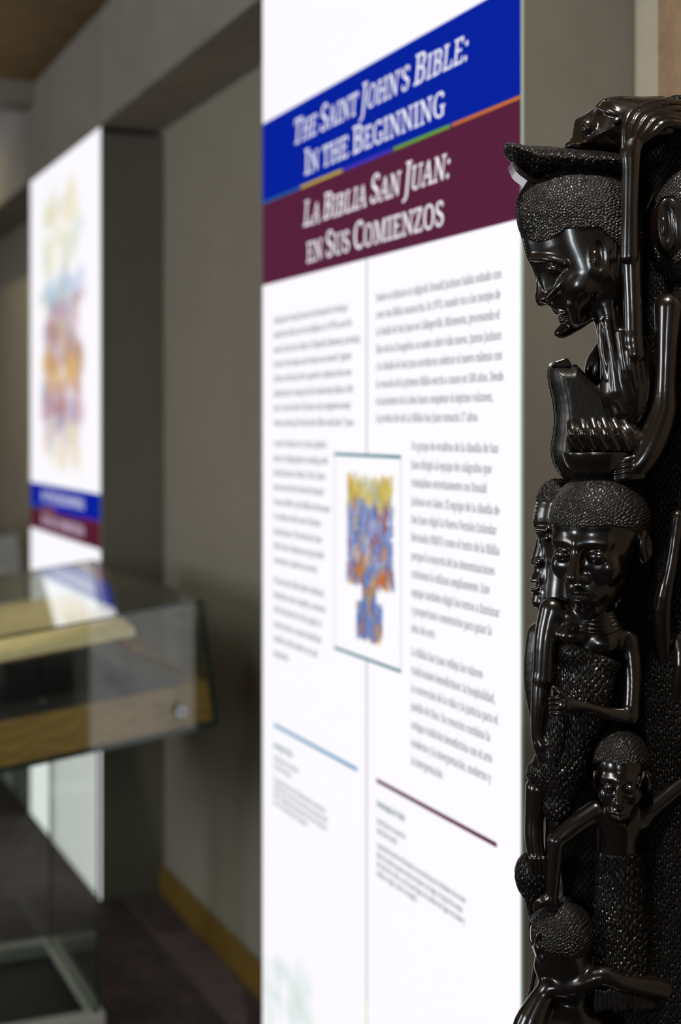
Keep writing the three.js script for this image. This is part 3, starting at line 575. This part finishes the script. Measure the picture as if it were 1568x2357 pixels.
// --- bowed head in profile with pointed cap
{
  const pro = [[1232, 412], [1209, 434], [1196, 462], [1192, 484], [1195, 510], [1204, 540], [1208, 560], [1214, 582], [1222, 599], [1231, 609], [1236, 621], [1237, 642], [1235, 664], [1233, 686], [1236, 698], [1243, 705], [1258, 700], [1273, 699], [1276, 712], [1286, 723], [1292, 729], [1288, 739], [1294, 744], [1279, 759], [1276, 768], [1282, 776], [1296, 777], [1312, 772], [1345, 750], [1370, 729], [1400, 722], [1450, 710], [1480, 600], [1475, 480], [1430, 410], [1370, 388], [1290, 388]];
  const W = 12, plain = [[1232, 412], [1209, 434], [1196, 462], [1193, 486], [1196, 512], [1206, 545], [1217, 590], [1236, 636], [1254, 682], [1284, 722], [1306, 752], [1330, 752], [1370, 729], [1400, 722], [1450, 710], [1480, 600], [1475, 480], [1430, 410], [1370, 388], [1290, 388]];
  const skull = profileHead(plain, W, 92, 120, 0.66, 8), ridge = profileHead(pro, W, 40, 46, 0.8, 14, 1);
  const fig = carve('carved_figure', [skull, ridge,
    // brow, eye, cheek fold, nostril, mouth
    limb([[1224, 594, 40, 6], [1262, 596, 72, 7], [1300, 606, 88, 6]], 9), cut(at3(1270, 618, 92, [30, 12, 22], 8, -0.3)), at3(1277, 621, 66, [21, 12, 18], 4, -0.35), cut(limb([[1257, 626, 84, 2.2], [1280, 630, 88, 2.2], [1304, 628, 86, 2]], 2)), cut(limb([[1258, 610, 82, 2], [1282, 609, 88, 2], [1304, 617, 88, 2]], 2)),
    limb([[1310, 632, 84, 6], [1285, 660, 74, 7], [1262, 686, 48, 6]], 10), at3(1256, 688, 30, [14, 12, 13], 6), cut(at3(1250, 700, 26, [7, 5, 7], 3)),
    cut(limb([[1284, 728, 14, 4], [1300, 733, 34, 3.5], [1312, 730, 50, 2]], 4)), limb([[1276, 706, 20, 5], [1296, 722, 40, 6]], 6), limb([[1318, 700, 70, 12], [1330, 735, 58, 10]], 18),
    at3(1330, 660, 74, [32, 26, 22], 20), cut(at3(1345, 700, 96, [26, 22, 14], 12)),
    // ear and neck cords
    ear(1378, 590, 100, 27, 50, 0.08),
    limb([[1395, 705, 40, 34], [1415, 800, 40, 34], [1430, 900, 44, 46]], 14), limb([[1398, 738, 72, 9], [1408, 800, 80, 8], [1420, 900, 84, 7]], 6),
    limb([[1385, 745, 58, 9], [1388, 800, 62, 10], [1400, 870, 66, 8]], 5),
    // chest of the bowed figure
    at3(1450, 880, 40, [58, 130, 70], 16), limb([[1428, 765, 98, 12], [1440, 850, 104, 12], [1452, 920, 98, 8]], 6),
  ], 2.3);
  fig.userData.label = 'bowed bearded head in profile';
  carve('hair', [{ k: 0, lo: skull.lo, hi: skull.hi, d(x, y, z) { const a = L(1190, 548), b = L(1470, 500); const t = (x - a[0]) / (b[0] - a[0]); const wav = 545 + (t < 0.35 ? 22 * Math.sin(t / 0.35 * 3.14) : 0) - 10 * t + (t > 0.62 ? (t - 0.62) * 260 : 0); return smax(skull.d(x, y, z) - 4, (980 - wav) - y, 4); } }], 2, M.ebonyHair, tight(6.5, 1.4), fig);
  const cap = carve('cap', [profileHead([[1160, 340], [1169, 330], [1203, 335], [1271, 340], [1340, 346], [1430, 356], [1470, 400], [1380, 412], [1300, 410], [1246, 409], [1230, 410], [1200, 388], [1175, 368], [1161, 352]], 10, 76, 36, 0.8)], 2.1, M.ebonyCloth, strokes(9, 24, 1.6, 0.35));
  cap.userData.label = 'pointed textured cap on the bowed head';
  carve('cap_brim', [slab([[1174, 378], [1182, 384], [1205, 402], [1222, 414], [1240, 420], [1240, 428], [1219, 428], [1200, 416], [1184, 402]], -34, 56, 3.2, 3)], 1.7, M.ebony, null, cap);
}
// --- upturned face on top, hand over its ear
{
  const pro = [[1302, 331], [1309, 324], [1317, 314], [1319, 305], [1321, 294], [1322, 284], [1326, 274], [1334, 268], [1347, 261], [1360, 253], [1371, 247], [1378, 240], [1391, 230], [1427, 224], [1480, 226], [1560, 234], [1560, 330], [1500, 350], [1424, 360], [1347, 353], [1318, 348], [1303, 344]];
  const fig = carve('carved_figure', [profileHead([[1318, 334], [1330, 312], [1346, 290], [1360, 268], [1376, 246], [1391, 231], [1427, 224], [1480, 226], [1560, 234], [1560, 330], [1500, 350], [1424, 360], [1347, 353], [1322, 348]], -6, 74, 62, 0.62), profileHead(pro, -6, 36, 34, 0.8, 10, 1),
    at3(1356, 292, 44, [19, 19, 14], 6), cut(at3(1340, 290, 46, [10, 5, 10], 4, -0.5)), limb([[1376, 302, 52, 4], [1368, 318, 50, 5], [1350, 326, 44, 4]], 6), cut(limb([[1306, 333, 10, 3], [1330, 336, 36, 3], [1350, 333, 44, 2]], 3)),
    at3(1421, 279, 62, [15, 9, 12], 5, 0.3), cut(limb([[1408, 276, 72, 2], [1424, 272, 76, 2], [1440, 276, 76, 2]], 2)), limb([[1378, 248, 40, 5], [1400, 256, 60, 6], [1416, 262, 68, 5]], 8),
    // long forearm with the hand clasping the head
    limb([[1449, 590, 112, 21], [1450, 470, 112, 19], [1452, 390, 110, 21], [1452, 345, 104, 25], [1466, 310, 90, 26]], 10),
    ...[0, 1, 2, 3, 4].map((i) => limb([[1438 + i * 9, 338 - i * 3, 112, 9], [1442 + i * 17, 285 + i * 4, 112, 10], [1464 + i * 18, 252 + i * 8, 100 + i * 3, 9.5], [1530 + i * 18, 236 + i * 15, 78 + i * 5, 9], [1600 + i * 12, 240 + i * 16, 50 + i * 5, 8]], 1.5)),
  ], 2.3);
  fig.userData.label = 'upturned face with a hand over its ear';
  carve('carved_figure', [limb([[1452, 588, 100, 24], [1456, 690, 100, 22], [1458, 780, 104, 22]], 8), limb([[1458, 780, 104, 21], [1462, 815, 106, 23]], 8),
    ...[0, 1, 2].map((i) => limb([[1446 + i * 13, 808, 112 - i * 3, 9], [1452 + i * 12, 850, 114 - i * 3, 8.5], [1462 + i * 8, 893, 106 - i * 3, 6]], 3))], 2.3).userData.label = 'long hanging arm and hand';
}
// --- dark head on the right with its ear, and the arm that reaches down to the bowl
{
  const fig = carve('carved_figure', [at3(1590, 520, 20, [105, 150, 92], 10), ear(1535, 516, 92, 24, 60, 0),
    limb([[1560, 715, 60, 44], [1640, 720, 20, 60]], 20), limb([[1540, 708, 92, 33], [1536, 780, 98, 27], [1532, 885, 98, 24], [1527, 950, 98, 30], [1500, 1020, 100, 34], [1475, 1062, 100, 32], [1450, 1078, 98, 26]], 10),
    ...[0, 1, 2, 3].map((i) => limb([[1478, 1050 + i * 15, 112, 9], [1445, 1058 + i * 13, 118, 8.5], [1419, 1066 + i * 12, 112, 7.5]], 2.5))], 2.2);
  fig.userData.label = 'shadowed head with large ear and long arm';
  carve('hair', [{ k: 0, lo: L(1480, 680, -90), hi: L(1710, 350, 130), d(x, y, z) { const e = at3(1590, 520, 20, [105, 150, 92]).d(x, y, z) - 4; const hole = at3(1538, 522, 100, [38, 74, 60]).d(x, y, z); return smax(e, -hole, 5); } }], 2.4, M.ebonyHair, tight(8, 1.6), fig);
}
// --- sack with corked neck, rounded elbow behind it
carve('sack', [profileHead([[1262, 851], [1272, 842], [1311, 842], [1324, 839], [1334, 848], [1370, 885], [1406, 924], [1440, 960], [1450, 1060], [1400, 1120], [1320, 1115], [1297, 1098], [1280, 1078], [1270, 1050], [1269, 1022], [1275, 990], [1276, 952], [1271, 915], [1263, 880]], -14, 58, 34, 0.72)], 2.2, M.ebonyRough, strokes(7, 16, 0.35)).userData.label = 'flat sided sack';
carve('stopper', [slab([[1268, 842], [1270, 834], [1282, 829], [1300, 824], [1308, 832], [1312, 844], [1290, 850]], -40, 20, 5, 4)], 2.3);
carve('elbow', [at3(1371, 846, -52, [25, 48, 26], 8, -0.18), limb([[1384, 800, -52, 14], [1410, 770, -40, 20]], 12)], 2.4);
// --- bowl with ribbed rim held between hands
{
  const b = carve('bowl', [at3(1380, 1036, 62, [84, 72, 74], 6), cut({ k: 3, lo: [0, 0, 0], hi: [0, 0, 0], d: (x, y, z) => -(y + 58) })], 2.3);
  carve('ribbed_rim', [at3(1384, 1014, 60, [80, 44, 66], 6), limb([[1440, 1010, 80, 40], [1475, 1030, 90, 30]], 14), ...[0, 1, 2, 3, 4, 5].map((i) => limb([[1316 + i * 24, 976 - Math.sin(i / 5 * 3.1) * 6, 88 + Math.sin(i / 5 * 3.1) * 22, 12], [1321 + i * 26, 998, 106 + Math.sin(i / 5 * 3.1) * 20, 13], [1340 + i * 26, 1032, 100 + Math.sin(i / 5 * 3.1) * 20, 12]], 2)),
    cut({ k: 3, lo: [0, 0, 0], hi: [0, 0, 0], d: (x, y, z) => y + 57 })], 2, M.ebony, null, b);
}
// --- woman: head turned down, necklace, folded arms, wrap
{
  const head = faceHead(1378, 1247, 60, 155, -0.64, 0.2, 0.0, 1.08, 8, true);
  const torso = [limb([[1352, 1455, 40, 62], [1350, 1560, 40, 66], [1330, 1660, 40, 60]], 20)];
  const fig = carve('carved_figure', [head,
    limb([[1366, 1370, 44, 40], [1370, 1440, 44, 44]], 16), limb([[1292, 1412, 50, 30], [1370, 1440, 60, 40], [1440, 1476, 60, 26]], 18), torso,
    at3(1318, 1462, 82, [34, 24, 26], 12), at3(1390, 1480, 86, [36, 24, 26], 12),
    // arm at her side and its hand
    limb([[1272, 1404, 52, 30], [1258, 1470, 58, 27], [1252, 1562, 62, 25]], 14), limb([[1247, 1560, 62, 21], [1243, 1620, 66, 20], [1238, 1690, 68, 15], [1246, 1715, 70, 17]], 5),
    ...[0, 1, 2, 3].map((i) => limb([[1234 + i * 9, 1712, 74 + i * 2, 7.5], [1244 + i * 9, 1742 + i * 3, 76 + i * 2, 7], [1262 + i * 6, 1766 + i * 2, 76 + i * 2, 5.5]], 2.5)), limb([[1262, 1700, 78, 8], [1276, 1735, 82, 7], [1280, 1758, 82, 6]], 4),
    // folded arm with the hand spread on the wrap
    limb([[1448, 1474, 64, 25], [1456, 1560, 78, 21], [1452, 1645, 92, 20]], 12), limb([[1452, 1648, 94, 19], [1400, 1642, 112, 15], [1350, 1628, 122, 12], [1312, 1622, 126, 15], [1300, 1622, 126, 18]], 8),
    ...[0, 1, 2, 3].map((i) => limb([[1300, 1612 + i * 10, 128, 8], [1284, 1606 + i * 12, 130, 6.5], [1267, 1608 + i * 11, 126, 5]], 2)), limb([[1306, 1612, 130, 9], [1290, 1594, 132, 7], [1274, 1582, 128, 5]], 3),
  ], 2.3);
  fig.userData.label = 'woman with lowered eyes and folded arm';
  carve('hair', [head.hair(5, null, 0.4)], 2, M.ebonyHair, tight(6, 1.2), fig);
  const neck = L(1376, 1404, 70);
  carve('necklace', [0, 1, 2, 3, 4].map((i) => ({ k: 2, lo: [neck[0] - 70, neck[1] - 60, neck[2] - 80], hi: [neck[0] + 70, neck[1] + 40, neck[2] + 80], d(x, y, z) { const px = x - neck[0] + 4, pz = z - neck[2] + 26, py = y - neck[1] + i * 8 - 10 + pz * 0.32; const q = Math.hypot(px, pz) - 52 - i * 4; return Math.hypot(q, py) - 4.4; } })), 2, M.ebony, null, fig);
  carve('wrap', [limb([[1350, 1500, 44, 68], [1350, 1560, 44, 72], [1335, 1660, 46, 62]], 20), at3(1330, 1500, 84, [40, 30, 30], 14), at3(1398, 1515, 84, [36, 30, 30], 14), cut({ k: 4, lo: [0, 0, 0], hi: [0, 0, 0], d: (x, y, z) => { const a = L(1287, 1464, 90), b = L(1413, 1517, 90); return a[1] + (x - a[0]) * (b[1] - a[1]) / (b[0] - a[0]) - y; } })], 2.1, M.ebonyCloth, strokes(6.5, 15, 1.9), fig);
  carve('wrap_tail', [limb([[1290, 1650, 96, 20], [1282, 1710, 100, 17], [1277, 1752, 98, 11]], 6)], 2.1, M.ebonyCloth, strokes(6, 12, 1.4), fig);
  carve('skirt', [limb([[1322, 1650, 48, 58], [1302, 1740, 50, 62], [1286, 1838, 52, 36]], 24), limb([[1300, 1740, 40, 50], [1250, 1780, 36, 38]], 20), at3(1282, 1860, 54, [32, 36, 34], 14)], 2.1, M.ebonyCloth, strokes(7, 18, 2.2, 0.15), fig);
  carve('leg', [limb([[1238, 1815, 40, 28], [1231, 1880, 40, 22], [1230, 1930, 44, 21], [1238, 1985, 50, 20]], 8), ...[0, 1, 2, 3].map((i) => limb([[1222 + i * 10, 1975, 66, 6], [1226 + i * 10, 2008, 66, 5]], 2))], 2, M.ebony, null, fig);
  carve('leg', [limb([[1283, 1880, 52, 27], [1274, 1950, 40, 20], [1268, 2010, 30, 16]], 8)], 2.2, M.ebony, null, fig);
}
// --- profile face beside her, and that figure's back
{
  const pro = [[1289, 1105], [1260, 1113], [1244, 1132], [1238, 1154], [1233, 1176], [1229, 1198], [1234, 1219], [1240, 1229], [1235, 1249], [1227, 1279], [1223, 1296], [1230, 1302], [1231, 1312], [1222, 1331], [1228, 1340], [1236, 1345], [1223, 1357], [1228, 1368], [1225, 1384], [1230, 1397], [1243, 1406], [1250, 1440], [1340, 1440], [1360, 1260], [1330, 1130]];
  const plain = [[1289, 1105], [1260, 1113], [1244, 1132], [1238, 1154], [1233, 1176], [1232, 1200], [1240, 1235], [1246, 1280], [1244, 1330], [1240, 1370], [1244, 1398], [1256, 1420], [1260, 1440], [1340, 1440], [1360, 1260], [1330, 1130]];
  const head = profileHead(plain, -42, 62, 70, 0.62), ridge = profileHead(pro, -42, 24, 24, 0.8, 10, 1);
  const fig = carve('carved_figure', [head, ridge, limb([[1234, 1218, -20, 5], [1258, 1220, 6, 6]], 7), cut(at3(1256, 1240, 16, [15, 8, 14], 5)), at3(1258, 1240, 2, [11, 7, 10], 3), at3(1240, 1294, -18, [11, 10, 12], 5),
    cut(limb([[1230, 1345, -34, 2.6], [1246, 1346, -20, 2]], 2)), limb([[1226, 1335, -36, 6], [1240, 1339, -24, 4]], 5), limb([[1227, 1357, -36, 6], [1240, 1353, -24, 4]], 5)], 1.9);
  fig.userData.label = 'narrow profile face behind the woman';
  carve('hair', [{ k: 0, lo: head.lo, hi: head.hi, d: (x, y, z) => smax(head.d(x, y, z) - 3.5, (980 - 1156) - y, 3) }], 2.1, M.ebonyHair, tight(6, 1.2), fig);
  carve('back', [limb([[1246, 1462, -20, 33], [1238, 1510, -16, 31], [1238, 1580, -16, 31], [1244, 1650, -10, 24]], 14)], 2.2, M.ebonyRough, strokes(5, 9, 0.6), fig);
}
// --- child with outspread arms and wrapped body
{
  const head = faceHead(1430, 1788, 104, 102, -0.26, 0.1, 0.02, 0.9);
  const fig = carve('carved_figure', [head, limb([[1430, 1860, 80, 30], [1428, 1910, 72, 40]], 14), limb([[1378, 1872, 82, 24], [1425, 1890, 82, 34], [1475, 1884, 78, 26]], 14), limb([[1422, 1910, 60, 52], [1424, 2000, 52, 54], [1428, 2200, 46, 60]], 20),
    limb([[1372, 1866, 86, 24], [1325, 1898, 94, 22], [1282, 1934, 100, 19]], 10), limb([[1281, 1936, 100, 19], [1275, 2005, 100, 16], [1270, 2072, 98, 14]], 4), limb([[1268, 2070, 98, 14], [1250, 2076, 96, 11]], 6),
    ...[0, 1, 2].map((i) => limb([[1256, 2062 + i * 7, 98, 6], [1240, 2072 + i * 7, 94, 5.5], [1232, 2082 + i * 5, 88, 4.5]], 2)),
    limb([[1478, 1880, 78, 24], [1524, 1842, 76, 20], [1600, 1782, 70, 20]], 10)], 2.3);
  fig.userData.label = 'child with one arm bent over a lower head';
  carve('hair', [head.hair(4.5, null, 0.5)], 2.1, M.ebonyHair, tight(5.5, 1.0), fig);
  carve('wrap', [limb([[1424, 1962, 56, 57], [1426, 2010, 54, 59], [1430, 2120, 50, 66], [1434, 2230, 46, 66]], 16), cut({ k: 3, lo: [0, 0, 0], hi: [0, 0, 0], d: (x, y, z) => -955 - y })], 2.1, M.ebonyCloth, strokes(7, 24, 2.6, 0.25), fig);
}
// --- hip below the leg, lowest head with its shoulders
carve('hip', [at3(1227, 2012, 10, [42, 56, 44], 12), limb([[1236, 2040, 10, 34], [1240, 2110, 10, 22], [1262, 2180, 0, 24]], 16)], 2.1, M.ebonyCloth, strokes(6, 15, 1.8, 0.2));
{
  const fig = carve('carved_figure', [at3(1292, 2150, 58, [70, 80, 72], 10), limb([[1300, 2180, 58, 62], [1318, 2240, 56, 60]], 14), limb([[1262, 2222, 60, 32], [1270, 2262, 60, 26]], 10), ear(1243, 2181, 108, 11, 36, 0.1), limb([[1243, 2178, 100, 14], [1268, 2178, 70, 30]], 6),
    limb([[1266, 2272, 84, 20], [1320, 2268, 100, 20], [1384, 2246, 112, 21], [1440, 2262, 104, 24], [1540, 2274, 70, 30], [1640, 2280, 20, 40]], 10), limb([[1262, 2272, 80, 20], [1236, 2318, 84, 28], [1215, 2380, 84, 38], [1212, 2500, 70, 46]], 12),
    at3(1310, 2400, 36, [110, 120, 80], 24)], 2.1);
  fig.userData.label = 'lowest head turned away, arms spread';
  carve('hair', [{ k: 0, lo: L(1215, 2250, -20), hi: L(1370, 2060, 140), d(x, y, z) { return smax(at3(1292, 2150, 58, [70, 80, 72]).d(x, y, z) - 3.5, (980 - 2150) - y + 0.25 * Math.max(0, x + 20 - L(1280, 0)[0]) * -1, 4); } }], 2.1, M.ebonyHair, tight(5.5, 1.0), fig);
  carve('cloth_band', [limb([[1384, 2300, 78, 20], [1425, 2304, 90, 22], [1480, 2306, 80, 22], [1560, 2310, 20, 26]], 8), ...Array.from({ length: 11 }, (_, i) => limb([[1373 + i * 10.8, 2278 + (i % 3) * 2, 98 + 14 * Math.sin(i / 10 * 3.1), 6], [1374 + i * 11, 2326 - (i % 4) * 3, 98 + 14 * Math.sin(i / 10 * 3.1), 5.2]], 0.5))], 2, M.ebonyRough, null, fig);
  carve('staff', [limb([[1234, 2222, 8, 6], [1226, 2262, 8, 5], [1217, 2300, 8, 5.5]], 4)], 2.3);
}
// --- arms carved on the dark right side
carve('arm', [limb([[1560, 1190, 84, 17], [1546, 1290, 92, 16], [1526, 1400, 80, 22], [1530, 1520, 40, 26]], 10)], 2.4);
carve('arm', [limb([[1560, 1440, 40, 24], [1572, 1530, 76, 20], [1540, 1660, 30, 24]], 10)], 2.4);
// solid round foot of the carving
const foot = new THREE.Mesh(new THREE.LatheGeometry([[0, 0], [0.135, 0], [0.14, 0.006], [0.138, 0.03], [0.12, 0.045], [0, 0.05]].map(([r, y]) => new THREE.Vector2(r, y)), 48), M.ebony);
foot.name = 'foot'; foot.position.set(1480 * U - 1400 * U, 0, 0); carving.add(foot);
console.log('carving triangles', triangles);
{ // plinth that carries the carving
  const p = new THREE.Vector3(0.04, 0, 0).applyAxisAngle(new THREE.Vector3(0, 1, 0), -YAW).add(carving.position);
  const o = tag(group('display_plinth', [p.x, 0, p.z]), 'low charcoal plinth under the ebony carving', 'plinth');
  mesh('plinth_body', boxGeo(-0.19, 0.19, 0, BASE_Y - 0.02, -0.19, 0.19, 0.004), M.dark, o);
  mesh('plinth_top', boxGeo(-0.2, 0.2, BASE_Y - 0.02, BASE_Y, -0.2, 0.2, 0.004), M.dark, o);
}
shade(scene);
renderer.render(scene, camera);
